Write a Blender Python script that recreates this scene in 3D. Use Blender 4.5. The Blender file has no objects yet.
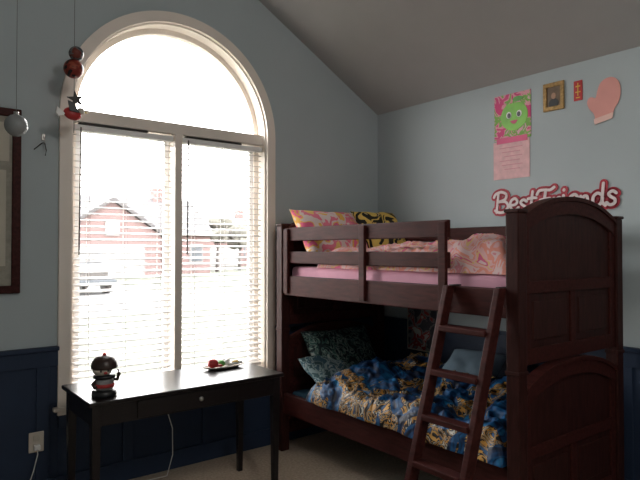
import bpy, bmesh, math, random
from mathutils import Vector, Matrix, noise
from mathutils.geometry import tessellate_polygon
random.seed(4)
S = bpy.context.scene

# ------------------------------------------------------------------ materials
def new_mat(name):
    m = bpy.data.materials.new(name); m.use_nodes = True
    nt = m.node_tree
    return m, nt, nt.nodes['Principled BSDF']

def mat(name, col, rough=0.6, metal=0.0, var=0.0, vscale=6.0, bump=0.0, bscale=80.0, spec=0.5, stretch=None, coat=0.0):
    m, nt, b = new_mat(name)
    b.inputs['Base Color'].default_value = (*col, 1)
    b.inputs['Roughness'].default_value = rough
    b.inputs['Metallic'].default_value = metal
    b.inputs['Specular IOR Level'].default_value = spec
    b.inputs['Coat Weight'].default_value = coat
    tc = nt.nodes.new('ShaderNodeTexCoord')
    src = tc.outputs['Object']
    if stretch:
        mp = nt.nodes.new('ShaderNodeMapping'); mp.inputs['Scale'].default_value = stretch
        nt.links.new(src, mp.inputs['Vector']); src = mp.outputs['Vector']
    if var > 0:
        n = nt.nodes.new('ShaderNodeTexNoise'); n.inputs['Scale'].default_value = vscale
        n.inputs['Detail'].default_value = 5
        nt.links.new(src, n.inputs['Vector'])
        r = nt.nodes.new('ShaderNodeValToRGB')
        r.color_ramp.elements[0].position = 0.3; r.color_ramp.elements[1].position = 0.7
        r.color_ramp.elements[0].color = (*[c*(1-var) for c in col], 1)
        r.color_ramp.elements[1].color = (*[min(1, c*(1+var)) for c in col], 1)
        nt.links.new(n.outputs['Fac'], r.inputs['Fac']); nt.links.new(r.outputs['Color'], b.inputs['Base Color'])
    if bump > 0:
        n2 = nt.nodes.new('ShaderNodeTexNoise'); n2.inputs['Scale'].default_value = bscale
        nt.links.new(src, n2.inputs['Vector'])
        bp = nt.nodes.new('ShaderNodeBump'); bp.inputs['Strength'].default_value = bump
        bp.inputs['Distance'].default_value = 0.01
        nt.links.new(n2.outputs['Fac'], bp.inputs['Height']); nt.links.new(bp.outputs['Normal'], b.inputs['Normal'])
    return m

def patch_mat(name, stops, scale=5.0, rough=0.85, detail=2.0, distort=0.6, bump=0.15):
    """printed fabric: constant colour ramp over noise"""
    m, nt, b = new_mat(name)
    b.inputs['Roughness'].default_value = rough
    b.inputs['Specular IOR Level'].default_value = 0.2
    tc = nt.nodes.new('ShaderNodeTexCoord')
    n = nt.nodes.new('ShaderNodeTexNoise'); n.inputs['Scale'].default_value = scale
    n.inputs['Detail'].default_value = detail; n.inputs['Distortion'].default_value = distort
    nt.links.new(tc.outputs['Object'], n.inputs['Vector'])
    r = nt.nodes.new('ShaderNodeValToRGB'); cr = r.color_ramp; cr.interpolation = 'CONSTANT'
    cr.elements[0].position = stops[0][0]; cr.elements[0].color = (*stops[0][1], 1)
    cr.elements[1].position = stops[1][0]; cr.elements[1].color = (*stops[1][1], 1)
    for p, c in stops[2:]:
        e = cr.elements.new(p); e.color = (*c, 1)
    nt.links.new(n.outputs['Fac'], r.inputs['Fac']); nt.links.new(r.outputs['Color'], b.inputs['Base Color'])
    if bump > 0:
        n2 = nt.nodes.new('ShaderNodeTexNoise'); n2.inputs['Scale'].default_value = 22
        nt.links.new(tc.outputs['Object'], n2.inputs['Vector'])
        bp = nt.nodes.new('ShaderNodeBump'); bp.inputs['Strength'].default_value = bump; bp.inputs['Distance'].default_value = 0.03
        nt.links.new(n2.outputs['Fac'], bp.inputs['Height']); nt.links.new(bp.outputs['Normal'], b.inputs['Normal'])
    return m

M_wall = mat('wall_paint', (0.43, 0.485, 0.50), 0.8, var=0.03, vscale=2, bump=0.05, bscale=150, spec=0.2)
M_ceil = mat('ceiling_paint', (0.42, 0.42, 0.41), 0.9, var=0.02, bump=0.08, bscale=120, spec=0.1)
M_navy = mat('navy_paint', (0.019, 0.033, 0.066), 0.55, var=0.06, spec=0.3)
M_carpet = mat('carpet_beige', (0.46, 0.38, 0.30), 0.95, var=0.18, vscale=60, bump=0.6, bscale=300, spec=0.1)
M_trim = mat('window_trim_paint', (0.84, 0.76, 0.68), 0.45, var=0.02, bump=0.02)
M_white = mat('white_paint', (0.85, 0.84, 0.82), 0.5, var=0.02)
M_slat = mat('blind_slat_white', (0.70, 0.66, 0.63), 0.5, var=0.01)
M_dark = mat('dark_bronze', (0.03, 0.025, 0.022), 0.5, var=0.1)
M_wood = mat('mahogany_wood', (0.047, 0.0118, 0.0100), 0.5, var=0.35, vscale=9, stretch=(6, 1, 6), bump=0.03, bscale=60, spec=0.12)
M_woodv = mat('mahogany_panel_wood', (0.036, 0.0105, 0.0088), 0.48, var=0.35, vscale=9, stretch=(6, 6, 1), bump=0.03, bscale=60, spec=0.16)
M_desk = mat('espresso_wood', (0.009, 0.006, 0.007), 0.30, var=0.3, vscale=8, stretch=(1, 8, 8), spec=0.4)
M_metal = mat('brushed_metal', (0.55, 0.53, 0.5), 0.3, metal=1.0, var=0.05)
M_string = mat('thread_grey', (0.12, 0.11, 0.1), 0.8, var=0.05)
M_cable = mat('cable_white', (0.7, 0.7, 0.68), 0.5, var=0.02)
M_outlet = mat('outlet_plastic', (0.62, 0.56, 0.48), 0.45, var=0.02)
M_black = mat('black_plastic', (0.012, 0.012, 0.014), 0.35, var=0.1)
M_red = mat('red_paint', (0.45, 0.03, 0.03), 0.4, var=0.1)
M_cream = mat('cream_plastic', (0.55, 0.5, 0.42), 0.5, var=0.04)
M_green = mat('green_paint', (0.12, 0.4, 0.08), 0.5, var=0.1)
M_yellow = mat('yellow_paint', (0.75, 0.5, 0.08), 0.5, var=0.1)
M_pinksheet = mat('pink_sheet', (0.62, 0.33, 0.42), 0.9, var=0.1, vscale=4, bump=0.3, bscale=12, spec=0.1)
M_navysheet = mat('teal_sheet', (0.02, 0.05, 0.08), 0.9, var=0.2, bump=0.3, bscale=12, spec=0.1)

M_glass, nt, b = new_mat('window_glass')
nt.nodes.remove(b)
tr = nt.nodes.new('ShaderNodeBsdfTransparent'); gl = nt.nodes.new('ShaderNodeBsdfGlossy'); gl.inputs['Roughness'].default_value = 0.02
mx = nt.nodes.new('ShaderNodeMixShader'); mx.inputs['Fac'].default_value = 0.04
nt.links.new(tr.outputs[0], mx.inputs[1]); nt.links.new(gl.outputs[0], mx.inputs[2])
nt.links.new(mx.outputs[0], nt.nodes['Material Output'].inputs['Surface'])

M_clear = mat('frosted_glass_ball', (0.26, 0.27, 0.27), 0.2, var=0.1, vscale=10)

# ------------------------------------------------------------------ mesh helpers
def empty(name, loc=(0, 0, 0)):
    e = bpy.data.objects.new(name, None); e.empty_display_size = 0.1
    S.collection.objects.link(e); return e

def finish(name, bm, m, parent=None, smooth=False, bevel=0.0, seg=2):
    bmesh.ops.recalc_face_normals(bm, faces=bm.faces)
    me = bpy.data.meshes.new(name); bm.to_mesh(me); bm.free()
    if smooth:
        for p in me.polygons: p.use_smooth = True
    o = bpy.data.objects.new(name, me); S.collection.objects.link(o)
    if m: me.materials.append(m)
    if parent: o.parent = parent
    if bevel > 0:
        md = o.modifiers.new('bevel', 'BEVEL'); md.width = bevel; md.segments = seg; md.limit_method = 'ANGLE'
    return o

def boxes(name, lst, m, parent=None, bevel=0.003):
    bm = bmesh.new()
    for (x0, x1, y0, y1, z0, z1) in lst:
        vs = [bm.verts.new((x, y, z)) for x in (x0, x1) for y in (y0, y1) for z in (z0, z1)]
        for f in ((0, 1, 3, 2), (4, 6, 7, 5), (0, 4, 5, 1), (2, 3, 7, 6), (0, 2, 6, 4), (1, 5, 7, 3)):
            bm.faces.new([vs[i] for i in f])
    return finish(name, bm, m, parent, bevel=bevel)

def box(name, x0, x1, y0, y1, z0, z1, m, parent=None, bevel=0.003):
    return boxes(name, [(x0, x1, y0, y1, z0, z1)], m, parent, bevel)

MAPS = {'xz': lambda a, b, t: (a, t, b), 'yz': lambda a, b, t: (t, a, b), 'xy': lambda a, b, t: (a, b, t)}
def prism(name, loops, plane, t0, t1, m, parent=None, bevel=0.0, smooth=False, xf=None):
    f = MAPS[plane]
    bm = bmesh.new()
    tris = tessellate_polygon([[Vector((a, b, 0)) for a, b in L] for L in loops])
    flat = [p for L in loops for p in L]
    v0 = [bm.verts.new(f(a, b, t0)) for a, b in flat]; v1 = [bm.verts.new(f(a, b, t1)) for a, b in flat]
    for t in tris:
        try:
            bm.faces.new([v0[i] for i in t]); bm.faces.new([v1[i] for i in reversed(t)])
        except ValueError: pass
    k = 0
    for L in loops:
        n = len(L)
        for i in range(n):
            a, b2 = k+i, k+(i+1) % n
            bm.faces.new([v0[a], v0[b2], v1[b2], v1[a]])
        k += n
    if xf is not None: bmesh.ops.transform(bm, matrix=xf, verts=bm.verts)
    return finish(name, bm, m, parent, bevel=bevel)

def cyl(name, p0, p1, r, m, parent=None, r2=None, seg=20, smooth=True):
    p0 = Vector(p0); p1 = Vector(p1); d = p1-p0
    bm = bmesh.new()
    bmesh.ops.create_cone(bm, cap_ends=True, segments=seg, radius1=r, radius2=r if r2 is None else r2, depth=d.length,
        matrix=Matrix.Translation((p0+p1)/2) @ d.to_track_quat('Z', 'Y').to_matrix().to_4x4())
    o = finish(name, bm, m, parent, smooth=False)
    for p in o.data.polygons:
        if len(p.vertices) == 4: p.use_smooth = True
    return o

def ball(name, c, r, m, parent=None, rot=None):
    if not hasattr(r, '__len__'): r = (r, r, r)
    bm = bmesh.new()
    M = Matrix.Translation(c) @ (rot if rot else Matrix()) @ Matrix.Diagonal((*r, 1))
    bmesh.ops.create_uvsphere(bm, u_segments=24, v_segments=16, radius=1, matrix=M)
    return finish(name, bm, m, parent, smooth=True)

def lathe(name, prof, c, m, parent=None, seg=28):
    bm = bmesh.new(); rings = []
    for r, z in prof:
        rings.append([bm.verts.new((c[0]+r*math.cos(2*math.pi*i/seg), c[1]+r*math.sin(2*math.pi*i/seg), c[2]+z)) for i in range(seg)])
    for a, b2 in zip(rings, rings[1:]):
        for i in range(seg):
            bm.faces.new([a[i], a[(i+1) % seg], b2[(i+1) % seg], b2[i]])
    bm.faces.new(rings[0]); bm.faces.new(rings[-1])
    return finish(name, bm, m, parent, smooth=True)

def tube(name, pts, r, m, parent=None, seg=8):
    pts = [Vector(p) for p in pts]
    bm = bmesh.new(); rings = []
    for i, p in enumerate(pts):
        d = (pts[min(i+1, len(pts)-1)]-pts[max(i-1, 0)]).normalized()
        q = d.to_track_quat('Z', 'Y')
        rings.append([bm.verts.new(p + q @ Vector((r*math.cos(2*math.pi*k/seg), r*math.sin(2*math.pi*k/seg), 0))) for k in range(seg)])
    for a, b2 in zip(rings, rings[1:]):
        for i in range(seg):
            bm.faces.new([a[i], a[(i+1) % seg], b2[(i+1) % seg], b2[i]])
    bm.faces.new(rings[0]); bm.faces.new(rings[-1])
    return finish(name, bm, m, parent, smooth=True)

def pillow(name, c, size, rot, m, parent=None):
    """soft cushion, local X/Y = faces, Z = thickness"""
    n = 22; bm = bmesh.new()
    R = Matrix.Translation(c) @ rot
    g = {}
    for s in (1, -1):
        for i in range(n+1):
            for j in range(n+1):
                u = -1+2*i/n; v = -1+2*j/n
                edge = (i in (0, n)) or (j in (0, n))
                if s == -1 and edge: g[(s, i, j)] = g[(1, i, j)]; continue
                prof = max(0, (1-abs(u)**3)*(1-abs(v)**3))**0.5
                pinch = 1-0.10*(1-abs(u))*abs(v)**4 ; pinch2 = 1-0.10*(1-abs(v))*abs(u)**4
                z = s*size[2]/2*prof*(1+0.3*noise.noise(Vector((u*2+c[0]*3, v*2, s+c[1]*5))))
                g[(s, i, j)] = bm.verts.new(R @ Vector((u*size[0]/2*pinch2, v*size[1]/2*pinch, z)))
    for s in (1, -1):
        for i in range(n):
            for j in range(n):
                q = [g[(s, i, j)], g[(s, i+1, j)], g[(s, i+1, j+1)], g[(s, i, j+1)]]
                try: bm.faces.new(q if s == 1 else q[::-1])
                except ValueError: pass
    return finish(name, bm, m, parent, smooth=True)

def comforter(name, x0, x1, y0, y1, zb, H, amp, m, seed=0, hump=None, parent=None, nx=80, ny=130):
    bm = bmesh.new(); g = []
    for i in range(nx+1):
        row = []
        for j in range(ny+1):
            u = i/nx; v = j/ny
            x = x0+(x1-x0)*u; y = y0+(y1-y0)*v
            e = (1-abs(2*u-1)**10)*(1-abs(2*v-1)**14)
            e = max(e, 0)**0.5
            p = Vector((x*3.1+seed, y*3.1, seed*1.7))
            h = H+amp*(noise.noise(p)+0.5*noise.noise(p*2.3)+0.35*(1-abs(noise.noise(p*4.1))*2)+0.16*noise.noise(p*9))
            if hump: h += hump(x, y)
            wob = 0.03*noise.noise(Vector((y*5, seed, 0)))
            z = zb+max(0.012, h)*e
            row.append(bm.verts.new((x+wob*abs(2*u-1)**4, y, z)))
        g.append(row)
    for i in range(nx):
        for j in range(ny):
            bm.faces.new([g[i][j], g[i+1][j], g[i+1][j+1], g[i][j+1]])
    rim = [g[i][0] for i in range(nx+1)]+[g[nx][j] for j in range(1, ny+1)]+[g[i][ny] for i in range(nx-1, -1, -1)]+[g[0][j] for j in range(ny-1, 0, -1)]
    low = [bm.verts.new((v.co.x, v.co.y, zb-0.002)) for v in rim]
    for i in range(len(rim)):
        j = (i+1) % len(rim); bm.faces.new([rim[i], rim[j], low[j], low[i]])
    bm.faces.new(low)
    return finish(name, bm, m, parent, smooth=True)

def RX(a): return Matrix.Rotation(math.radians(a), 4, 'X')
def RY(a): return Matrix.Rotation(math.radians(a), 4, 'Y')
def RZ(a): return Matrix.Rotation(math.radians(a), 4, 'Z')

# ------------------------------------------------------------------ room shell
XL = -5.0; YB = -5.2; XR = -2.5; ZE = 2.63; ZR = 4.03
CXW = -1.855; SPR = 2.28; SILL = 0.50
def arch(hw, z0, zs, n=48, cx=CXW):
    L = [(cx-hw, z0), (cx+hw, z0)]
    for i in range(n+1):
        a = math.pi*i/n
        L.append((cx+hw*math.cos(a), zs+hw*math.sin(a)))
    return L
gable = [(XL, 0), (0, 0), (0, ZE), (XR, ZR), (XL, ZE)]
prism('wall_window', [gable, arch(0.70, SILL, SPR)], 'xz', 0.0, 0.16, M_wall)
prism('wall_back', [gable], 'xz', YB-0.12, YB, M_wall)
box('wall_right', 0, 0.12, YB, 0.16, 0, ZE, M_wall, bevel=0)
box('wall_left', XL-0.12, XL, YB, 0.16, 0, ZE, M_wall, bevel=0)
prism('ceiling', [[(XL-0.12, ZE-0.067), (XR, ZR), (0.12, ZE-0.067), (0.12, ZE+0.1), (XR, ZR+0.16), (XL-0.12, ZE+0.1)]], 'xz', YB-0.12, 0.16, M_ceil)
box('floor', XL-0.12, 0.12, YB-0.12, 0.16, -0.1, 0, M_carpet, bevel=0)

# wainscot (navy board-and-batten)
WH = 0.86
w = []
T = 0.010; B = 0.024
w += [(XL, -2.615, -T, 0, 0, WH), (-1.095, 0, -T, 0, 0, WH), (-2.615, -1.095, -T, 0, 0, 0.475)]
w += [(XL, -2.615, -B, -T, WH-0.09, WH), (-1.095, -B, -B, -T, WH-0.09, WH)]
for x in (-4.6, -4.1, -3.6, -3.11, -2.70):
    w.append((x-0.035, x+0.035, -B, -T, 0.12, WH-0.09))
for x in (-1.06, -0.55, -0.06): w.append((x-0.035, x+0.035, -B, -T, 0.12, WH-0.09))
w.append((-2.615, -1.095, -B, -T, 0.40, 0.475))
for x in (-2.2, -1.65): w.append((x-0.035, x+0.035, -B, -T, 0.12, 0.40))
boxes('wainscot_window', w, M_navy, bevel=0.002)
boxes('trim_1', [(XL, -2.615, -0.04, 0, WH, WH+0.025), (-1.095, 0, -0.04, 0, WH, WH+0.025)], M_navy, bevel=0.004)
w = [(-T, 0, YB, -B, 0, WH), (-B, -T, YB, -B, WH-0.09, WH)]
y = -0.1
while y > YB+0.1:
    w.append((-B, -T, y-0.035, y+0.035, 0.12, WH-0.09)); y -= 0.5
boxes('wainscot_right', w, M_navy, bevel=0.002)
box('trim_2', -0.04, 0, YB, -0.04, WH, WH+0.025, M_navy, bevel=0.004)
box('baseboard_window', XL, 0, -0.028, -0.008, 0, 0.12, M_navy, bevel=0.004)
box('baseboard_right', -0.028, -0.008, YB, -0.028, 0, 0.12, M_navy, bevel=0.004)

# ------------------------------------------------------------------ window
W = empty('window_1')
prism('casing', [arch(0.765, 0.475, SPR), arch(0.695, 0.535, SPR)], 'xz', -0.028, 0.0, M_trim, W, bevel=0.006)
prism('jamb_liner', [arch(0.6995, 0.501, SPR), arch(0.682, 0.52, SPR)], 'xz', -0.005, 0.155, M_trim, W)
prism('outer_frame', [arch(0.683, 0.519, SPR), arch(0.645, 0.555, SPR)], 'xz', 0.085, 0.14, M_trim, W, bevel=0.004)
box('transom_bar', CXW-0.683, CXW+0.683, 0.015, 0.14, SPR-0.045, SPR+0.03, M_trim, W)
box('mullion', CXW-0.026, CXW+0.026, 0.0, 0.14, 0.52, SPR-0.045, M_trim, W)
box('stool', CXW-0.79, CXW+0.79, -0.05, 0.08, 0.50, 0.525, M_trim, W, bevel=0.006)
for k, s in enumerate((-1, 1)):
    xa = CXW+(-0.647 if s < 0 else 0.026); xb = CXW+(-0.026 if s < 0 else 0.647)
    boxes('sash_%d' % k, [(xa, xa+0.035, 0.10, 0.13, 0.555, SPR-0.045), (xb-0.035, xb, 0.10, 0.13, 0.555, SPR-0.045),
                          (xa+0.035, xb-0.035, 0.10, 0.13, 0.555, 0.60), (xa+0.035, xb-0.035, 0.10, 0.13, SPR-0.09, SPR-0.045)], M_white, W)
    box('pane_%d' % k, xa+0.03, xb-0.03, 0.112, 0.116, 0.59, SPR-0.08, M_glass, W, bevel=0)
hp = [(CXW+0.64*math.cos(math.pi*i/40), SPR+0.035+0.61*math.sin(math.pi*i/40)) for i in range(41)]
prism('arch_pane', [hp], 'xz', 0.112, 0.116, M_glass, W)

for k in range(2):
    BL = empty('window_blind')
    xa = CXW+(-0.672 if k == 0 else 0.034); xb = CXW+(-0.034 if k == 0 else 0.672)
    ztop = SPR-0.05
    box('headrail', xa, xb, 0.012, 0.065, ztop-0.045, ztop-0.012, M_white, BL)
    box('headrail_gap_shade', xa+0.03, xb-0.18, 0.008, 0.06, ztop-0.012, ztop, M_dark, BL, bevel=0.001)  # dark strip standing in for the shade in the gap above the headrail
    bm = bmesh.new()
    z = ztop-0.075; tilt = math.radians(12); n = 0
    while z > 0.60:
        hw = 0.025; yc = 0.04
        ang = tilt+math.radians(random.uniform(-1.5, 1.5))
        dy = hw*math.cos(ang); dz = hw*math.sin(ang); th = 0.0014
        pts = [(-dy, -dz), (0, 0.003), (dy, dz)]
        vt = [[bm.verts.new((x, yc+p[0], z+p[1]+th*sg)) for x in (xa+0.005, xb-0.005)] for sg in (1, -1) for p in pts]
        for a, b2 in ((0, 1), (1, 2), (4, 3), (5, 4), (3, 0), (2, 5)):
            bm.faces.new([vt[a][0], vt[a][1], vt[b2][1], vt[b2][0]])
        z -= 0.040; n += 1
    zb = z
    finish('slats', bm, M_slat, BL)
    box('bottom_rail', xa+0.005, xb-0.005, 0.015, 0.065, zb+0.0, zb+0.022, M_slat, BL)
    for i, xx in enumerate((xa+0.09, (xa+xb)/2, xb-0.09)):
        boxes('ladder_cord_%d' % i, [(xx-0.0012, xx+0.0012, 0.0105, 0.0125, zb, ztop-0.04), (xx-0.0012, xx+0.0012, 0.0665, 0.0685, zb, ztop-0.04)], M_slat, BL, bevel=0)
    xw = xa+0.035
    cyl('tilt_wand', (xw, 0.0, ztop-0.03), (xw-0.01, -0.008, 1.42), 0.0045, M_dark, BL, seg=8)

# sky-light portal exactly in the window opening
L = bpy.data.lights.new('window_portal', 'AREA'); L.shape = 'RECTANGLE'; L.size = 1.4; L.size_y = 2.5
L.cycles.is_portal = True
lo = bpy.data.objects.new('window_portal', L); lo.location = (CXW, 0.155, 1.75); lo.rotation_euler = (math.radians(-90), 0, 0)
S.collection.objects.link(lo)

# ------------------------------------------------------------------ bunk bed
BED = empty('bunk_bed')
PX0, PX1 = -1.115, -0.15           # post centres (front / wall side)
PY0, PY1 = -2.095, -0.165           # near / far ends
P = 0.035
def bed_end(y, tag):
    for i, x in enumerate((PX0, PX1)):
        box('post_%s_%d' % (tag, i), x-P, x+P, y-P, y+P, 0.0, 1.625, M_woodv, BED, bevel=0.006)
        box('post_cap_%s_%d' % (tag, i), x-P-0.006, x+P+0.006, y-P-0.006, y+P+0.006, 1.625, 1.642, M_woodv, BED, bevel=0.005)
        box('post_joint_%s_%d' % (tag, i), x-P-0.004, x+P+0.004, y-P-0.004, y+P+0.004, 0.865, 0.885, M_woodv, BED, bevel=0.003)
    xa, xb = PX0+P, PX1-P; cx = (xa+xb)/2; hw = (xb-xa)/2
    for j, (zt, z0) in enumerate(((1.71, 0.905), (0.885, 0.12))):
        rise = 0.105
        def arc(top, n=24, inset=0.0):
            return [(xa+inset+(xb-xa-2*inset)*i/n, top-rise*(abs(2*i/n-1)**2.2)) for i in range(n+1)]
        band = arc(zt)+arc(zt-0.075)[::-1]
        prism('arch_rail_%s_%d' % (tag, j), [band], 'xz', y-0.024, y+0.024, M_wood, BED, bevel=0.005)
        lip = arc(zt+0.014)+arc(zt-0.006)[::-1]
        prism('arch_lip_%s_%d' % (tag, j), [lip], 'xz', y-0.034, y+0.034, M_wood, BED, bevel=0.005)
        pan = arc(zt-0.06)+[(xb, z0+0.02), (xa, z0+0.02)]
        prism('back_panel_%s_%d' % (tag, j), [pan], 'xz', y-0.008, y+0.008, M_woodv, BED)
        zm = z0+0.36
        fr = [(xa, xb, y-0.02, y+0.02, z0, z0+0.075), (xa, xb, y-0.02, y+0.02, zm-0.025, zm+0.035),
              (xa, xa+0.05, y-0.019, y+0.019, z0+0.05, zt-0.15), (xb-0.05, xb, y-0.019, y+0.019, z0+0.05, zt-0.15),
              (cx-0.025, cx+0.025, y-0.018, y+0.018, z0+0.07, zm)]
        boxes('frame_%s_%d' % (tag, j), fr, M_wood, BED, bevel=0.004)
        boxes('raised_panels_%s_%d' % (tag, j), [(xa+0.085, cx-0.06, y-0.014, y+0.014, z0+0.11, zm-0.06), (cx+0.06, xb-0.085, y-0.014, y+0.014, z0+0.11, zm-0.06)], M_woodv, BED, bevel=0.006)
bed_end(PY0, 'near'); bed_end(PY1, 'far')
ya, yb = PY0+P, PY1-P
for tag, x in (('front', PX0), ('wall', PX1)):
    box('upper_rail_'+tag, x-0.016, x+0.016, ya, yb, 1.125, 1.265, M_wood, BED, bevel=0.006)
    box('lower_rail_'+tag, x-0.016, x+0.016, ya, yb, 0.27, 0.42, M_wood, BED, bevel=0.006)
GE = -1.70
box('guard_top_front', PX0-0.012, PX0+0.012, GE, yb, 1.515, 1.61, M_wood, BED, bevel=0.006)
box('guard_mid_front', PX0-0.012, PX0+0.012, GE, yb, 1.355, 1.44, M_wood, BED, bevel=0.006)
for i, yy in enumerate((GE+0.026, -1.05, -0.24)):
    box('guard_upright_%d' % i, PX0-0.034, PX0-0.012, yy-0.026, yy+0.026, 1.14, 1.60, M_wood, BED, bevel=0.005)
box('guard_top_wall', PX1-0.012, PX1+0.012, ya, yb, 1.515, 1.61, M_wood, BED, bevel=0.006)
box('guard_mid_wall', PX1-0.012, PX1+0.012, ya, yb, 1.355, 1.44, M_wood, BED, bevel=0.006)
sl = []
y = ya+0.08
while y < yb-0.05:
    for z in (1.145, 0.30): sl.append((PX0+0.016, PX1-0.016, y-0.035, y+0.035, z, z+0.018))
    y += 0.17
boxes('support_slats', sl, M_wood, BED)
# ladder
xt, xbt = PX0-0.045, -1.555
def lx(z): return xbt+(xt-xbt)*z/1.29
for i, yy in enumerate((-1.735, -2.04)):
    prism('ladder_stile_%d' % i, [[(lx(0)-0.034, 0), (lx(0)+0.034, 0), (xt+0.028, 1.27), (xt-0.03, 1.27)]], 'xz', yy-0.017, yy+0.017, M_wood, BED, bevel=0.005)
rg = []
for z in (0.22, 0.43, 0.64, 0.85, 1.06):
    rg.append((lx(z)-0.036, lx(z)+0.032, -2.025, -1.75, z-0.014, z+0.014))
boxes('ladder_rungs', rg, M_wood, BED, bevel=0.004)
boxes('ladder_hooks', [(xt-0.004, PX0+0.02, -1.76, -1.735, 1.266, 1.274), (xt-0.004, PX0+0.02, -2.04, -2.015, 1.266, 1.274)], M_dark, BED, bevel=0.001)

# mattresses + bedding
def mattress(z0, z1, m):
    o = box('mattress', PX0+0.035, PX1-0.03, ya+0.01, yb-0.01, z0, z1, m, bevel=0.03); o.modifiers['bevel'].segments = 4; return o
mattress(1.165, 1.33, M_pinksheet); mattress(0.32, 0.43, M_navysheet)

M_pinkprint = patch_mat('pink_print_fabric', [(0, (0.66, 0.26, 0.30)), (0.36, (0.70, 0.50, 0.50)), (0.43, (0.74, 0.30, 0.24)), (0.49, (0.72, 0.42, 0.42)), (0.56, (0.72, 0.48, 0.22)), (0.60, (0.66, 0.14, 0.26)), (0.66, (0.72, 0.54, 0.54))], scale=7, detail=2.5, distort=1.5)
M_pinkpil = patch_mat('pink_yellow_print_fabric', [(0, (0.75, 0.14, 0.26)), (0.40, (0.80, 0.46, 0.10)), (0.45, (0.76, 0.62, 0.58)), (0.53, (0.78, 0.20, 0.28)), (0.62, (0.80, 0.56, 0.18))], scale=6, distort=1.2)
M_bee = patch_mat('black_yellow_print_fabric', [(0, (0.02, 0.018, 0.015)), (0.42, (0.70, 0.48, 0.12)), (0.52, (0.02, 0.018, 0.015)), (0.60, (0.66, 0.5, 0.24)), (0.7, (0.02, 0.018, 0.015))], scale=8, distort=1.0)
M_camo = patch_mat('teal_print_fabric', [(0, (0.02, 0.03, 0.035)), (0.42, (0.05, 0.11, 0.10)), (0.48, (0.20, 0.27, 0.24)), (0.52, (0.02, 0.035, 0.04)), (0.60, (0.10, 0.18, 0.17)), (0.66, (0.3, 0.34, 0.31))], scale=14, distort=1.2, detail=2.5)
M_pale = mat('pale_blue_fabric', (0.16, 0.23, 0.29), 0.9, var=0.12, bump=0.2, bscale=14)
M_greyp = patch_mat('grey_teal_print_fabric', [(0, (0.04, 0.08, 0.09)), (0.45, (0.20, 0.27, 0.28)), (0.53, (0.04, 0.09, 0.12)), (0.62, (0.26, 0.30, 0.30))], scale=12, distort=1.2)

def tiger_mat():
    m, nt, b = new_mat('blue_tiger_print_fabric')
    b.inputs['Roughness'].default_value = 0.5; b.inputs['Specular IOR Level'].default_value = 0.3
    N = nt.nodes.new; lk = nt.links.new
    tc = N('ShaderNodeTexCoord')
    def ns(scale, det, dis):
        n = N('ShaderNodeTexNoise'); n.inputs['Scale'].default_value = scale; n.inputs['Detail'].default_value = det
        n.inputs['Distortion'].default_value = dis; lk(tc.outputs['Object'], n.inputs['Vector']); return n.outputs['Fac']
    def ramp(src, st, interp='CONSTANT'):
        r = N('ShaderNodeValToRGB'); c = r.color_ramp; c.interpolation = interp
        c.elements[0].position = st[0][0]; c.elements[0].color = (*st[0][1], 1)
        c.elements[1].position = st[1][0]; c.elements[1].color = (*st[1][1], 1)
        for p, q in st[2:]:
            e = c.elements.new(p); e.color = (*q, 1)
        lk(src, r.inputs['Fac']); return r.outputs['Color']
    blue = ramp(ns(4.5, 2, 2.2), [(0.34, (0.002, 0.006, 0.018)), (0.43, (0.003, 0.022, 0.075)), (0.50, (0.004, 0.075, 0.20)), (0.56, (0.003, 0.018, 0.06)), (0.62, (0.006, 0.10, 0.25)), (0.70, (0.015, 0.16, 0.30))], 'LINEAR')
    cat = ramp(ns(7, 1.5, 3.0), [(0, (0.006, 0.005, 0.005)), (0.38, (0.40, 0.19, 0.03)), (0.435, (0.008, 0.008, 0.012)), (0.475, (0.36, 0.33, 0.26)), (0.505, (0.008, 0.008, 0.012)), (0.545, (0.46, 0.24, 0.05)), (0.59, (0.008, 0.008, 0.008)), (0.63, (0.004, 0.05, 0.14))])
    mask = ramp(ns(4.4, 1.0, 1.5), [(0, (0, 0, 0)), (0.53, (1, 1, 1))])
    mixn = N('ShaderNodeMix'); mixn.data_type = 'RGBA'
    lk(mask, mixn.inputs[0]); lk(blue, mixn.inputs[6]); lk(cat, mixn.inputs[7]); lk(mixn.outputs[2], b.inputs['Base Color'])
    bp = N('ShaderNodeBump'); bp.inputs['Strength'].default_value = 0.4; bp.inputs['Distance'].default_value = 0.06
    lk(ns(9, 2, 0.8), bp.inputs['Height']); lk(bp.outputs['Normal'], b.inputs['Normal'])
    return m
M_tiger = tiger_mat()

def hump_u(x, y):
    return 0.05*math.exp(-((y+1.85)/0.3)**2) + 0.03*math.exp(-((x+0.4)/0.3)**2)
comforter('blanket', PX0+0.022, PX1-0.03, ya+0.012, -0.54, 1.332, 0.12, 0.045, M_pinkprint, seed=3, hump=hump_u)
def hump_l(x, y):
    return 0.04*math.exp(-((x+1.0)/0.2)**2-((y+1.3)/0.5)**2) + 0.07*math.exp(-((x+0.5)/0.3)**2)
comforter('comforter', PX0-0.055, PX1-0.03, ya+0.012, -0.50, 0.434, 0.115, 0.09, M_tiger, seed=8, hump=hump_l)
pillow('pillow', (-0.80, -0.36, 1.55), (0.64, 0.46, 0.17), RZ(4) @ RX(57), M_pinkpil)
pillow('pillow', (-0.33, -0.38, 1.56), (0.42, 0.46, 0.17), RZ(-6) @ RX(58), M_bee)
pillow('pillow', (-0.66, -0.31, 0.66), (0.66, 0.44, 0.16), RZ(2) @ RX(60), M_camo)
pillow('pillow', (-0.88, -0.43, 0.57), (0.40, 0.36, 0.12), RZ(10) @ RX(38), M_greyp)
pillow('pillow', (-0.33, -1.24, 0.665), (0.40, 0.32, 0.12), RZ(-80) @ RX(32), M_pale)

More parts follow.
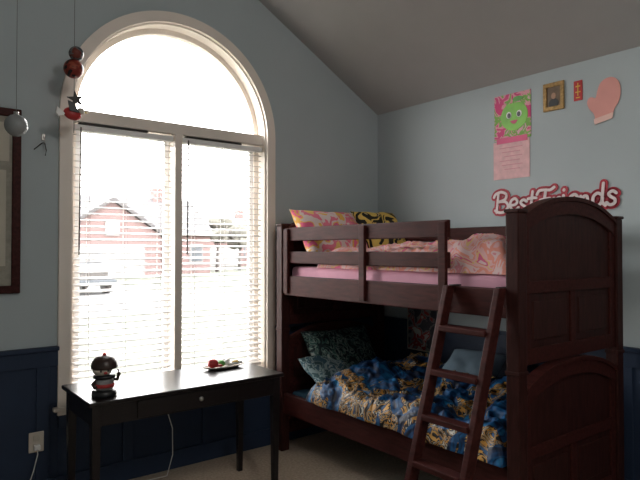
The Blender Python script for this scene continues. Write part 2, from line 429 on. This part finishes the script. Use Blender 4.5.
# ------------------------------------------------------------------ desk
DK = empty('writing_desk')
dx0, dx1, dy0, dy1, dz = -2.665, -1.525, -0.78, -0.28, 0.71
box('desk_top', dx0, dx1, dy0, dy1, dz-0.022, dz, M_desk, DK, bevel=0.005)
ap0, ap1 = dz-0.022-0.105, dz-0.022
boxes('apron', [(dx0+0.05, dx1-0.05, dy0+0.025, dy0+0.043, ap0, ap1), (dx0+0.05, dx1-0.05, dy1-0.043, dy1-0.025, ap0, ap1),
                (dx0+0.025, dx0+0.043, dy0+0.05, dy1-0.05, ap0, ap1), (dx1-0.043, dx1-0.025, dy0+0.05, dy1-0.05, ap0, ap1)], M_desk, DK)
box('drawer_front', -2.42, -1.84, dy0+0.016, dy0+0.026, ap0+0.010, ap1-0.008, M_desk, DK, bevel=0.003)
ball('drawer_knob', (-2.07, dy0+0.006, 0.64), (0.013, 0.011, 0.013), M_metal, DK)
bm = bmesh.new()
for sx in (dx0+0.02, dx1-0.065):
    for sy in (dy0+0.02, dy1-0.065):
        a = 0.045; t = 0.007
        top = [(sx, sy), (sx+a, sy), (sx+a, sy+a), (sx, sy+a)]
        bot = [(sx+t, sy+t), (sx+a-t, sy+t), (sx+a-t, sy+a-t), (sx+t, sy+a-t)]
        A = [bm.verts.new((p[0], p[1], ap1)) for p in top]; M2 = [bm.verts.new((p[0], p[1], ap0)) for p in top]; Bv = [bm.verts.new((p[0], p[1], 0)) for p in bot]
        bm.faces.new(A); bm.faces.new(Bv[::-1])
        for i in range(4):
            j = (i+1) % 4
            bm.faces.new([A[i], A[j], M2[j], M2[i]]); bm.faces.new([M2[i], M2[j], Bv[j], Bv[i]])
finish('desk_legs', bm, M_desk, DK, bevel=0.003)

# toy figurine on desk: helmeted little figure on a round base
TF = empty('toy_figurine')
c = (-2.555, -0.66, dz)
M_brown = mat('dark_brown_toy', (0.035, 0.018, 0.014), 0.3, var=0.15)
M_grey = mat('grey_toy', (0.25, 0.24, 0.24), 0.4, var=0.1)
lathe('base', [(0.0, 0.0), (0.060, 0.0), (0.062, 0.008), (0.060, 0.026), (0.048, 0.032)], c, M_black, TF)
lathe('body', [(0.040, 0.032), (0.048, 0.045), (0.046, 0.080), (0.038, 0.092)], c, M_grey, TF)
lathe('belt', [(0.049, 0.046), (0.051, 0.050), (0.051, 0.060), (0.049, 0.064)], c, M_red, TF)
lathe('collar', [(0.04, 0.088), (0.054, 0.092), (0.054, 0.104), (0.04, 0.110)], c, M_black, TF)
ball('face', (c[0]-0.012, c[1]-0.008, c[2]+0.135), (0.048, 0.046, 0.034), M_cream, TF)
lathe('helmet', [(0.050, 0.138), (0.064, 0.140), (0.066, 0.150), (0.060, 0.176), (0.044, 0.194), (0.020, 0.204), (0.004, 0.206)], c, M_brown, TF)
ball('helmet_knob', (c[0], c[1], c[2]+0.208), 0.010, M_red, TF)
ball('eye_0', (c[0]-0.030, c[1]-0.046, c[2]+0.134), (0.007, 0.005, 0.008), M_black, TF)
ball('eye_1', (c[0]+0.004, c[1]-0.050, c[2]+0.134), (0.007, 0.005, 0.008), M_black, TF)
ball('nose', (c[0]-0.012, c[1]-0.056, c[2]+0.124), (0.009, 0.008, 0.007), M_red, TF)
tube('arm_0', [(c[0]+0.038, c[1], c[2]+0.080), (c[0]+0.062, c[1]-0.01, c[2]+0.075), (c[0]+0.070, c[1]-0.012, c[2]+0.105), (c[0]+0.066, c[1]-0.012, c[2]+0.13)], 0.010, M_brown, TF)
tube('arm_1', [(c[0]-0.038, c[1], c[2]+0.082), (c[0]-0.060, c[1]-0.01, c[2]+0.065), (c[0]-0.052, c[1]-0.03, c[2]+0.05)], 0.010, M_brown, TF)
# trinket dish
TD = empty('trinket_dish')
c = Vector((-1.74, -0.42, dz))
bm = bmesh.new(); seg = 32; rings = []
for r, z in ((0.0, 0.002), (0.09, 0.0), (0.14, 0.012), (0.15, 0.015), (0.148, 0.019), (0.135, 0.014), (0.09, 0.007), (0.0, 0.006)):
    r = max(r, 0.001)
    rings.append([bm.verts.new((c.x+r*math.cos(2*math.pi*i/seg), c.y+0.42*r*math.sin(2*math.pi*i/seg), c.z+z)) for i in range(seg)])
for a, b2 in zip(rings, rings[1:]):
    for i in range(seg): bm.faces.new([a[i], a[(i+1) % seg], b2[(i+1) % seg], b2[i]])
finish('dish', bm, M_cream, TD, smooth=True)
ball('red_cap', c+Vector((-0.075, 0, 0.036)), (0.034, 0.030, 0.028), M_red, TD)
ball('red_cap_brim', c+Vector((-0.045, -0.01, 0.022)), (0.032, 0.026, 0.009), M_red, TD)
ball('green_egg', c+Vector((-0.012, 0.01, 0.028)), (0.026, 0.022, 0.020), M_green, TD)
ball('yellow_bead', c+Vector((0.085, 0.0, 0.026)), (0.028, 0.022, 0.014), M_yellow, TD)
cyl('white_tube', c+Vector((0.02, -0.02, 0.020)), c+Vector((0.12, -0.01, 0.026)), 0.009, M_white, TD)
ball('white_bead', c+Vector((0.035, 0.02, 0.030)), 0.019, M_white, TD)

tube('power_cable', [(-2.08, -0.262, 0.735), (-2.08, -0.255, 0.70), (-2.06, -0.25, 0.52), (-2.00, -0.24, 0.34), (-1.98, -0.20, 0.16), (-2.0, -0.16, 0.02), (-2.1, -0.12, 0.006), (-2.4, -0.10, 0.006)], 0.003, M_cable)
OU = empty('wall_outlet')
box('plate', -2.775, -2.695, -0.032, -0.024, 0.29, 0.405, M_outlet, OU, bevel=0.004)
boxes('sockets', [(-2.753, -2.717, -0.036, -0.032, 0.355, 0.390), (-2.753, -2.717, -0.036, -0.032, 0.305, 0.340)], M_cream, OU, bevel=0.002)
box('plug', -2.752, -2.718, -0.062, -0.036, 0.307, 0.337, M_white, OU, bevel=0.005)
tube('cord', [(-2.735, -0.058, 0.315), (-2.737, -0.075, 0.29), (-2.76, -0.08, 0.2), (-2.80, -0.08, 0.08), (-2.86, -0.09, 0.008), (-3.1, -0.1, 0.006)], 0.003, M_cable, OU)

# ------------------------------------------------------------------ framed board at left
FB = empty('framed_corkboard')
fx0, fx1, fz0, fz1 = -3.52, -2.825, 1.205, 2.25
M_paper = mat('aged_paper', (0.52, 0.48, 0.40), 0.9, var=0.06, vscale=3)
M_cork = mat('linen_board', (0.32, 0.30, 0.25), 0.95, var=0.12, vscale=40)
prism('frame', [[(fx0, fz0), (fx1, fz0), (fx1, fz1), (fx0, fz1)], [(fx0+0.045, fz0+0.045), (fx1-0.045, fz0+0.045), (fx1-0.045, fz1-0.045), (fx0+0.045, fz1-0.045)]], 'xz', -0.03, -0.002, M_wood, FB, bevel=0.005)
box('board', fx0+0.04, fx1-0.04, -0.014, -0.003, fz0+0.04, fz1-0.04, M_cork, FB, bevel=0)
boxes('papers', [(-3.40, -2.885, -0.017, -0.0145, 1.95, 2.17), (-3.45, -2.90, -0.017, -0.0145, 1.36, 1.90)], M_paper, FB, bevel=0)

# hanging glass ball
HG = empty('glass_ornament')
gx, gy, gz = -2.94, -0.50, 2.065
ball('ball', (gx, gy, gz), 0.054, M_clear, HG)
cyl('cap', (gx, gy, gz+0.052), (gx, gy, gz+0.068), 0.012, M_metal, HG)
def ceilz(x): return ZE+(ZR-ZE)*(1-abs(x-XR)/2.5)
cyl('thread', (gx, gy, gz+0.066), (gx, gy, ceilz(gx)-0.001), 0.0012, M_string, HG, seg=6)
# hanging mobile
HM = empty('hanging_mobile')
M_marb = patch_mat('planet_red_paint', [(0, (0.02, 0.015, 0.015)), (0.42, (0.20, 0.03, 0.02)), (0.52, (0.30, 0.07, 0.04)), (0.60, (0.04, 0.035, 0.035))], scale=14, rough=0.4, bump=0)
M_marb2 = patch_mat('planet_grey_paint', [(0, (0.04, 0.05, 0.06)), (0.48, (0.14, 0.14, 0.14)), (0.56, (0.16, 0.04, 0.03))], scale=16, rough=0.4, bump=0)
hx, hy = -2.615, -0.30
cyl('thread', (hx, hy, 2.10), (hx, hy, ceilz(hx)-0.001), 0.0014, M_string, HM, seg=6)
ball('planet_small', (hx+0.010, hy, 2.545), 0.040, M_marb2, HM)
ball('planet_large', (hx-0.004, hy, 2.458), 0.053, M_marb, HM)
star = []
for i in range(10):
    r = 0.05 if i % 2 == 0 else 0.018; a = math.pi/2+i*math.pi/5+0.2
    star.append((hx+0.01+r*math.cos(a), 2.29+r*math.sin(a)))
prism('star', [star], 'xz', hy-0.006, hy+0.006, M_dark, HM, bevel=0.002)
ball('bird_body', (hx-0.008, hy, 2.205), (0.048, 0.028, 0.034), M_red, HM, RY(15))
ball('bird_head', (hx+0.036, hy, 2.225), 0.021, M_cream, HM)
cyl('bird_beak', (hx+0.052, hy, 2.225), (hx+0.075, hy, 2.220), 0.007, M_yellow, HM, r2=0.001, seg=10)
prism('bird_tail', [[(hx-0.045, 2.20), (hx-0.09, 2.235), (hx-0.095, 2.20), (hx-0.08, 2.185)]], 'xz', hy-0.008, hy+0.008, M_white, HM)
prism('bird_wing', [[(hx-0.03, 2.215), (hx+0.02, 2.21), (hx-0.01, 2.26), (hx-0.04, 2.27)]], 'xz', hy-0.036, hy-0.026, M_black, HM)
# small wall hook with wire charm
WK = empty('wall_hook')
box('plate', -2.715, -2.695, -0.008, 0.0, 2.09, 2.13, M_metal, WK)
tube('hook', [(-2.705, -0.008, 2.12), (-2.705, -0.03, 2.10), (-2.705, -0.035, 2.075), (-2.705, -0.02, 2.07)], 0.003, M_metal, WK)
tube('charm', [(-2.76, -0.03, 2.03), (-2.72, -0.032, 2.07), (-2.705, -0.034, 2.078), (-2.695, -0.032, 2.03), (-2.70, -0.03, 2.0)], 0.003, M_dark, WK)

# ------------------------------------------------------------------ wall art on right wall
PO = empty('character_poster')
M_pink = patch_mat('poster_pink_print', [(0, (0.66, 0.10, 0.24)), (0.42, (0.76, 0.36, 0.42)), (0.50, (0.24, 0.46, 0.12)), (0.60, (0.74, 0.46, 0.52))], scale=14, distort=1.0, bump=0.0)
M_palepink = mat('poster_pale_pink', (0.74, 0.46, 0.47), 0.7, var=0.10, vscale=25)
M_lime = mat('apple_green', (0.22, 0.56, 0.08), 0.5, var=0.2, vscale=8)
M_txt = mat('magenta_ink', (0.62, 0.10, 0.2), 0.6, var=0.05)
M_ink2 = mat('faded_pink_ink', (0.66, 0.30, 0.34), 0.6, var=0.05)
box('sheet_upper', -0.006, -0.001, -1.485, -1.20, 2.215, 2.535, M_pink, PO, bevel=0)
box('sheet_lower', -0.005, -0.001, -1.475, -1.19, 1.945, 2.21, M_palepink, PO, bevel=0)
def disc(cy, cz, ry, rz, n=28, f=None):
    return [(cy+ry*math.cos(2*math.pi*i/n)*(f(2*math.pi*i/n) if f else 1), cz+rz*math.sin(2*math.pi*i/n)*(f(2*math.pi*i/n) if f else 1)) for i in range(n)]
prism('apple', [disc(-1.36, 2.375, 0.105, 0.100, f=lambda a: 1-0.12*math.exp(-((a-math.pi/2)/0.3)**2))], 'yz', -0.009, -0.006, M_lime, PO)
prism('leaf', [disc(-1.39, 2.490, 0.040, 0.017)], 'yz', -0.010, -0.006, M_green, PO)
for s in (-1, 1):
    prism('eye_white_%d' % s, [disc(-1.36+s*0.040, 2.385, 0.020, 0.024)], 'yz', -0.011, -0.009, M_white, PO)
    prism('pupil_%d' % s, [disc(-1.36+s*0.038, 2.382, 0.013, 0.017)], 'yz', -0.013, -0.011, M_black, PO)
prism('mouth', [[(-1.39, 2.345), (-1.33, 2.345), (-1.345, 2.325), (-1.36, 2.320), (-1.375, 2.325)]], 'yz', -0.011, -0.009, M_txt, PO)
boxes('text_lines', [(-0.007, -0.005, -1.42+0.02*(i % 2), -1.24-0.02*(i % 3), 2.160-0.030*i, 2.165-0.030*i) for i in range(6)], M_ink2, PO, bevel=0)
boxes('banner', [(-0.008, -0.005, -1.46, -1.22, 2.195, 2.235)], mat('banner_magenta', (0.7, 0.12, 0.25), 0.6, var=0.1), PO, bevel=0)

GC = empty('framed_photo')
M_gold = mat('gold_frame', (0.36, 0.22, 0.08), 0.5, metal=0.4, var=0.35, vscale=60, bump=0.3, bscale=120)
gy0, gy1, gz0, gz1 = -1.725, -1.58, 2.357, 2.54
prism('frame', [[(gy0, gz0), (gy1, gz0), (gy1, gz1), (gy0, gz1)], [(gy0+0.025, gz0+0.028), (gy1-0.025, gz0+0.028), (gy1-0.025, gz1-0.028), (gy0+0.025, gz1-0.028)]], 'yz', -0.014, -0.001, M_gold, GC, bevel=0.003)
box('photo', -0.006, -0.002, gy0+0.02, gy1-0.02, gz0+0.022, gz1-0.022, mat('photo_backdrop', (0.16, 0.11, 0.07), 0.6, var=0.2, vscale=20), GC, bevel=0)
prism('portrait_body', [disc(-1.652, 2.405, 0.034, 0.030)], 'yz', -0.008, -0.006, M_black, GC)
prism('portrait_head', [disc(-1.652, 2.452, 0.016, 0.021)], 'yz', -0.009, -0.006, mat('skin_tone_print', (0.4, 0.24, 0.16), 0.6, var=0.05), GC)
RT = empty('red_tag')
box('paper', -0.005, -0.001, -1.843, -1.787, 2.389, 2.515, M_red, RT, bevel=0.001)
boxes('gold_marks', [(-0.007, -0.005, -1.830, -1.800, 2.475, 2.483), (-0.007, -0.005, -1.818, -1.812, 2.42, 2.50), (-0.007, -0.005, -1.832, -1.798, 2.44, 2.446), (-0.007, -0.005, -1.828, -1.802, 2.405, 2.411)], M_yellow, RT, bevel=0)
MI = empty('paper_mitten')
mt = [(-0.045, -0.135), (0.05, -0.115), (0.058, -0.065), (0.085, -0.03), (0.097, 0.03), (0.090, 0.09), (0.06, 0.128), (0.02, 0.133), (-0.018, 0.11), (-0.035, 0.06), (-0.042, 0.015), (-0.065, 0.035), (-0.088, 0.028), (-0.095, -0.005), (-0.078, -0.045), (-0.05, -0.075)]
def smooth_loop(L, it=2):
    for _ in range(it):
        N2 = []
        for i in range(len(L)):
            a = L[i]; b2 = L[(i+1) % len(L)]
            N2.append((a[0]*0.75+b2[0]*0.25, a[1]*0.75+b2[1]*0.25)); N2.append((a[0]*0.25+b2[0]*0.75, a[1]*0.25+b2[1]*0.75))
        L = N2
    return L
mo = [(-1.973-s*1.08, 2.36+t) for s, t in smooth_loop(mt)]
prism('mitten', [mo], 'yz', -0.006, -0.001, mat('salmon_paper', (0.72, 0.34, 0.30), 0.8, var=0.06), MI)
cf = [(-1.973-s, 2.36+t) for s, t in [(-0.052, -0.142), (0.055, -0.120), (0.060, -0.085), (-0.058, -0.107)]]
prism('cuff', [cf], 'yz', -0.009, -0.006, mat('pale_salmon_paper', (0.78, 0.52, 0.46), 0.8, var=0.05), MI)

# "Best Friends" sign: hand-lettered strokes, white on a thick crimson outline
SG = empty('best_friends_sign')
M_signred = mat('sign_crimson', (0.42, 0.014, 0.035), 0.5, var=0.08)
M_signw = mat('sign_white', (0.80, 0.68, 0.68), 0.6, var=0.03)
GL = {
 'B': (0.74, [[(0.02, -0.02), (0.08, 0.5), (0.14, 0.98)], [(-0.12, 0.80), (0.0, 0.98), (0.3, 1.06), (0.56, 0.92), (0.50, 0.66), (0.16, 0.54)], [(0.16, 0.54), (0.52, 0.52), (0.66, 0.26), (0.46, 0.0), (0.18, -0.04), (-0.06, 0.08)]]),
 'e': (0.50, [[(0.04, 0.26), (0.30, 0.28), (0.42, 0.44), (0.30, 0.60), (0.10, 0.50), (0.03, 0.24), (0.16, 0.0), (0.34, 0.0), (0.48, 0.12)]]),
 's': (0.48, [[(0.40, 0.50), (0.26, 0.60), (0.10, 0.50), (0.16, 0.36), (0.34, 0.22), (0.32, 0.04), (0.14, -0.03), (0.0, 0.08)]]),
 't': (0.46, [[(0.24, 0.98), (0.18, 0.5), (0.16, 0.12), (0.26, -0.02), (0.40, 0.08)], [(0.0, 0.62), (0.2, 0.66), (0.42, 0.64)]]),
 'F': (0.66, [[(-0.04, 0.06), (0.08, -0.04), (0.20, 0.10), (0.26, 0.5), (0.34, 0.98)], [(-0.10, 0.78), (0.02, 0.96), (0.30, 0.98), (0.55, 0.96), (0.74, 1.08)], [(0.06, 0.48), (0.30, 0.52), (0.52, 0.54)]]),
 'r': (0.44, [[(0.06, 0.58), (0.10, 0.3), (0.08, -0.02)], [(0.10, 0.32), (0.20, 0.52), (0.32, 0.60), (0.42, 0.50)]]),
 'i': (0.30, [[(0.08, 0.58), (0.08, 0.3), (0.10, 0.06), (0.22, 0.0)], [(0.10, 0.84), (0.11, 0.86)]]),
 'n': (0.54, [[(0.06, 0.58), (0.08, 0.3), (0.06, -0.02)], [(0.08, 0.34), (0.20, 0.56), (0.34, 0.54), (0.36, 0.26), (0.38, 0.04), (0.50, 0.02)]]),
 'd': (0.62, [[(0.44, 0.48), (0.26, 0.60), (0.08, 0.46), (0.05, 0.18), (0.20, -0.02), (0.38, 0.12), (0.46, 0.34)], [(0.50, 1.04), (0.46, 0.6), (0.44, 0.2), (0.56, 0.0)]]),
}
def catmull(P, k=6):
    if len(P) < 3: return P
    Q = [P[0]]+P+[P[-1]]; out = []
    for i in range(1, len(Q)-2):
        a, b2, c2, d = Q[i-1], Q[i], Q[i+1], Q[i+2]
        for j in range(k):
            t = j/k
            out.append(tuple(0.5*((2*b2[m])+(-a[m]+c2[m])*t+(2*a[m]-5*b2[m]+4*c2[m]-d[m])*t*t+(-a[m]+3*b2[m]-3*c2[m]+d[m])*t**3) for m in (0, 1)))
    out.append(P[-1]); return out
word = 'Best Friends'
tot = sum(0.10 if ch == ' ' else GL[ch][0] for ch in word)
sc = 0.845/tot; vs = 0.130
bmw = bmesh.new(); bmr = bmesh.new()
def stroke(bm, pts, r, xc, th):
    # flat ribbon with round ends, thickness th
    for i, p in enumerate(pts):
        M = Matrix.Translation((xc, p[0], p[1])) @ Matrix.Rotation(math.pi/2, 4, 'Y')
        bmesh.ops.create_cone(bm, cap_ends=True, segments=14, radius1=r, radius2=r, depth=th+0.0002*(i % 3), matrix=M)
    for i in range(len(pts)-1):
        a = Vector((0, *pts[i])); b2 = Vector((0, *pts[i+1])); d = (b2-a)
        if d.length < 1e-5: continue
        d.normalize(); nrm = Vector((0, -d.z, d.y))*r
        q = [a+nrm, b2+nrm, b2-nrm, a-nrm]
        lo_ = [bm.verts.new((xc-th/2, v.y, v.z)) for v in q]; hi_ = [bm.verts.new((xc+th/2, v.y, v.z)) for v in q]
        bm.faces.new(lo_); bm.faces.new(hi_[::-1])
        for j in range(4): bm.faces.new([lo_[j], lo_[(j+1) % 4], hi_[(j+1) % 4], hi_[j]])
cur = 0.0
for n, ch in enumerate(word):
    if ch == ' ': cur += 0.10; continue
    for st in GL[ch][1]:
        lift = 0.008*math.sin(n*1.9)
        pts = [(-1.215-(cur+px)*sc, 1.718+lift+pz*vs) for px, pz in catmull(st)]
        stroke(bmr, pts, 0.0255, -0.005, 0.006); stroke(bmw, pts, 0.0092, -0.0105, 0.004)
    cur += GL[ch][0]
finish('backing', bmr, M_signred, SG); finish('letters', bmw, M_signw, SG)

# low poster behind lower bunk
LP = empty('wall_poster')
M_lp = patch_mat('poster_mixed_print', [(0, (0.05, 0.05, 0.06)), (0.45, (0.20, 0.19, 0.19)), (0.52, (0.30, 0.04, 0.04)), (0.6, (0.4, 0.38, 0.36))], scale=12, bump=0)
box('sheet', -0.0475, -0.045, -0.70, -0.40, 0.66, 1.03, M_lp, LP, bevel=0)
box('poster_border', -0.045, -0.0405, -0.71, -0.39, 0.65, 1.04, M_cream, LP, bevel=0)

# invented ceiling lamp, unseen behind the camera, added as room fill light
CL = empty('added_fill_lamp')
M_shade, nt, b = new_mat('fill_lamp_shade'); b.inputs['Base Color'].default_value = (0.8, 0.78, 0.72, 1)
b.inputs['Emission Color'].default_value = (1, 0.9, 0.78, 1); b.inputs['Emission Strength'].default_value = 0.6
lx0, ly0 = -2.5, -4.2
cyl('rod', (lx0, ly0, 3.35), (lx0, ly0, ZR), 0.01, M_metal, CL)
lathe('shade', [(0.02, 0.10), (0.12, 0.07), (0.18, 0.02), (0.20, -0.04), (0.17, -0.06), (0.02, -0.07)], (lx0, ly0, 3.28), M_shade, CL)
pl = bpy.data.lights.new('fill_light', 'POINT'); pl.energy = 60; pl.color = (1, 0.95, 0.90); pl.shadow_soft_size = 0.2
po = bpy.data.objects.new('fill_light', pl); po.location = (lx0, ly0, 2.98); S.collection.objects.link(po); po.parent = CL

# ------------------------------------------------------------------ outside
GZ = -0.45
M_lawn = mat('lawn_grass', (0.068, 0.070, 0.055), 0.95, var=0.2, vscale=1.5, spec=0.1)
M_road = mat('street_asphalt', (0.062, 0.061, 0.060), 0.9, var=0.08, vscale=2)
M_drive = mat('concrete', (0.085, 0.083, 0.08), 0.9, var=0.06, vscale=2)
box('lawn', -60, 120, 0.5, 160, GZ-0.3, GZ, M_lawn, bevel=0)
box('street', -60, 120, 13.5, 19, GZ, GZ+0.02, M_road, bevel=0)
box('driveway', 1.6, 6.8, 19, 34, GZ, GZ+0.025, M_drive, bevel=0)
def brick(name, c1, c2, mort):
    m, nt, b = new_mat(name); tc = nt.nodes.new('ShaderNodeTexCoord'); mp = nt.nodes.new('ShaderNodeMapping')
    mp.inputs['Rotation'].default_value = (math.radians(90), 0, 0)
    t = nt.nodes.new('ShaderNodeTexBrick'); t.inputs['Scale'].default_value = 3.2
    t.inputs['Color1'].default_value = (*c1, 1); t.inputs['Color2'].default_value = (*c2, 1); t.inputs['Mortar'].default_value = (*mort, 1)
    nt.links.new(tc.outputs['Object'], mp.inputs['Vector']); nt.links.new(mp.outputs['Vector'], t.inputs['Vector']); nt.links.new(t.outputs['Color'], b.inputs['Base Color'])
    b.inputs['Roughness'].default_value = 0.9
    return m
M_brick = brick('house_brick', (0.105, 0.064, 0.060), (0.095, 0.056, 0.052), (0.12, 0.095, 0.09))
M_roof = mat('roof_shingles', (0.050, 0.046, 0.046), 0.9, var=0.1, vscale=3)
M_hwin = mat('house_glass', (0.055, 0.06, 0.065), 0.5, var=0.1, spec=0.2)
M_hw = mat('house_trim', (0.14, 0.135, 0.13), 0.7, var=0.03)
def house(x, y, w, d, eave, peak, wing):
    H = empty('brick_house')
    g = GZ
    box('body', x-w/2, x+w/2, y, y+d, g, g+eave, M_brick, H, bevel=0)
    rf = [(y-0.4, g+eave-0.05), (y+d/2, g+peak), (y+d+0.4, g+eave-0.05)]
    prism('main_roof', [rf], 'yz', x-w/2-0.3, x+w/2+0.3, M_roof, H)
    wx, ww, wp_, we = wing
    prism('wing', [[(wx-ww/2, g), (wx+ww/2, g), (wx+ww/2, g+we), (wx, g+wp_), (wx-ww/2, g+we)]], 'xz', y-3, y+d/2, M_brick, H)
    o = 0.35
    prism('wing_roof', [[(wx-ww/2-o, g+we-0.15), (wx-ww/2-o, g+we+0.1), (wx, g+wp_+0.3), (wx+ww/2+o, g+we+0.1), (wx+ww/2+o, g+we-0.15), (wx, g+wp_+0.02)]], 'xz', y-3.3, y+d/2, M_roof, H)
    boxes('garage_door', [(wx-2.3, wx+2.3, y-3.06, y-3.0, g+0.02, g+2.3)]+[(wx-2.3, wx+2.3, y-3.08, y-3.06, g+0.1+0.57*i, g+0.52+0.57*i) for i in range(4)], M_hw, H, bevel=0.01)
    ws = []; gs = []
    for k in range(3):
        cx = x+w/2-1.3-k*2.3
        if cx-0.6 < wx+ww/2: continue
        ws.append((cx-0.6, cx+0.6, y-0.08, y, g+0.9, g+2.4)); gs.append((cx-0.5, cx+0.5, y-0.12, y-0.08, g+1.0, g+2.3))
    if ws:
        boxes('window_trim', ws, M_hw, H, bevel=0.01); boxes('window_glass', gs, M_hwin, H, bevel=0)
    boxes('attic_window', [(wx-0.5, wx+0.5, y-3.08, y-3.0, g+we-0.1, g+we+1.0)], M_hw, H, bevel=0.01)
    box('chimney', x+w/4, x+w/4+0.9, y+d/2-0.4, y+d/2+0.5, g+eave, g+peak+0.9, M_brick, H, bevel=0)
house(12.6, 40, 13, 9, 3.1, 6.3, (10.0, 7.0, 5.3, 3.0))
house(31, 58, 15, 10, 3.0, 6.2, (28.2, 6.0, 4.6, 2.8))
house(-10, 40, 14, 9, 3.1, 6.4, (-13, 6.2, 5.1, 2.9))
# pickup truck
TK = empty('pickup_truck')
tx, ty = 3.9, 21.0; G2 = GZ+0.026
M_tk = mat('truck_silver_paint', (0.085, 0.085, 0.088), 0.5, var=0.03, spec=0.2)
side = [(ty, 0.55), (ty, 1.15), (ty+1.3, 1.28), (ty+1.95, 1.85), (ty+3.3, 1.88), (ty+3.55, 1.28), (ty+5.4, 1.28), (ty+5.4, 0.55)]
prism('body', [[(a, b2+G2) for a, b2 in side]], 'yz', tx-0.95, tx+0.95, M_tk, TK, bevel=0.08)
prism('windshield', [[(ty+1.33, 1.33+G2), (ty+1.29, 1.33+G2), (ty+1.86, 1.82+G2), (ty+1.9, 1.82+G2)]], 'yz', tx-0.78, tx+0.78, M_dark, TK)
box('grille', tx-0.6, tx+0.6, ty-0.05, ty, G2+0.72, G2+1.05, M_dark, TK, bevel=0.02)
box('bumper', tx-0.97, tx+0.97, ty-0.12, ty+0.05, G2+0.42, G2+0.62, M_hwin, TK, bevel=0.03)
boxes('headlights', [(tx-0.9, tx-0.62, ty-0.04, ty, G2+0.8, G2+1.02), (tx+0.62, tx+0.9, ty-0.04, ty, G2+0.8, G2+1.02)], M_white, TK, bevel=0.02)
for i, (sx, yy) in enumerate(((-1, 1.0), (1, 1.0), (-1, 4.3), (1, 4.3))):
    cyl('wheel_%d' % i, (tx+sx*0.98, ty+yy, G2+0.39), (tx+sx*0.72, ty+yy, G2+0.39), 0.39, M_dark, TK, seg=28)
M_bark = mat('tree_bark', (0.07, 0.06, 0.055), 0.9, var=0.2)
M_leaf = mat('tree_foliage', (0.085, 0.08, 0.065), 0.9, var=0.2, vscale=3)
for (x, y, h) in ((20.8, 42, 5.0), (24.2, 44, 4.6)):
    TR = empty('street_tree')
    cyl('trunk', (x, y, GZ), (x+0.1, y, GZ+h*0.45), 0.16, M_bark, TR, r2=0.09)
    for k in range(6):
        a = k*1.05
        tube('branch_%d' % k, [(x+0.1, y, GZ+h*0.40), (x+0.5*math.cos(a), y+0.5*math.sin(a), GZ+h*0.58), (x+1.0*math.cos(a), y+1.0*math.sin(a), GZ+h*0.8)], 0.05, M_bark, TR)
    bm = bmesh.new()
    for k in range(14):
        a = random.uniform(0, 6.28); r = random.uniform(0, 1.0)
        bmesh.ops.create_icosphere(bm, subdivisions=2, radius=random.uniform(0.45, 0.75), matrix=Matrix.Translation((x+r*math.cos(a), y+r*math.sin(a), GZ+h*0.7+random.uniform(-0.6, 0.9))))
    for v in bm.verts: v.co += Vector((noise.noise(v.co*3), noise.noise(v.co*3+Vector((5, 0, 0))), noise.noise(v.co*3+Vector((0, 7, 0)))))*0.25
    finish('foliage', bm, M_leaf, TR, smooth=True)

# ------------------------------------------------------------------ world
wd = bpy.data.worlds.new('overcast_sky'); S.world = wd; wd.use_nodes = True
nt = wd.node_tree; bg = nt.nodes['Background']
tc = nt.nodes.new('ShaderNodeTexCoord'); sp = nt.nodes.new('ShaderNodeSeparateXYZ'); r = nt.nodes.new('ShaderNodeValToRGB')
nt.links.new(tc.outputs['Generated'], sp.inputs[0]); nt.links.new(sp.outputs['Z'], r.inputs['Fac'])
r.color_ramp.elements[0].color = (1.0, 0.97, 0.93, 1); r.color_ramp.elements[1].color = (0.90, 0.95, 1.0, 1)
nt.links.new(r.outputs['Color'], bg.inputs['Color']); bg.inputs['Strength'].default_value = 17.0

# ------------------------------------------------------------------ camera
cd = bpy.data.cameras.new('camera'); cd.sensor_width = 36; cd.lens = 580/640*36; cd.clip_end = 500; cd.clip_start = 0.05
co = bpy.data.objects.new('camera', cd); S.collection.objects.link(co)
co.location = (-3.52, -3.67, 1.45); co.rotation_euler = (math.radians(90.99), 0, math.radians(-38.1))
S.camera = co
S.view_settings.view_transform = 'Standard'
S.view_settings.look = 'None'
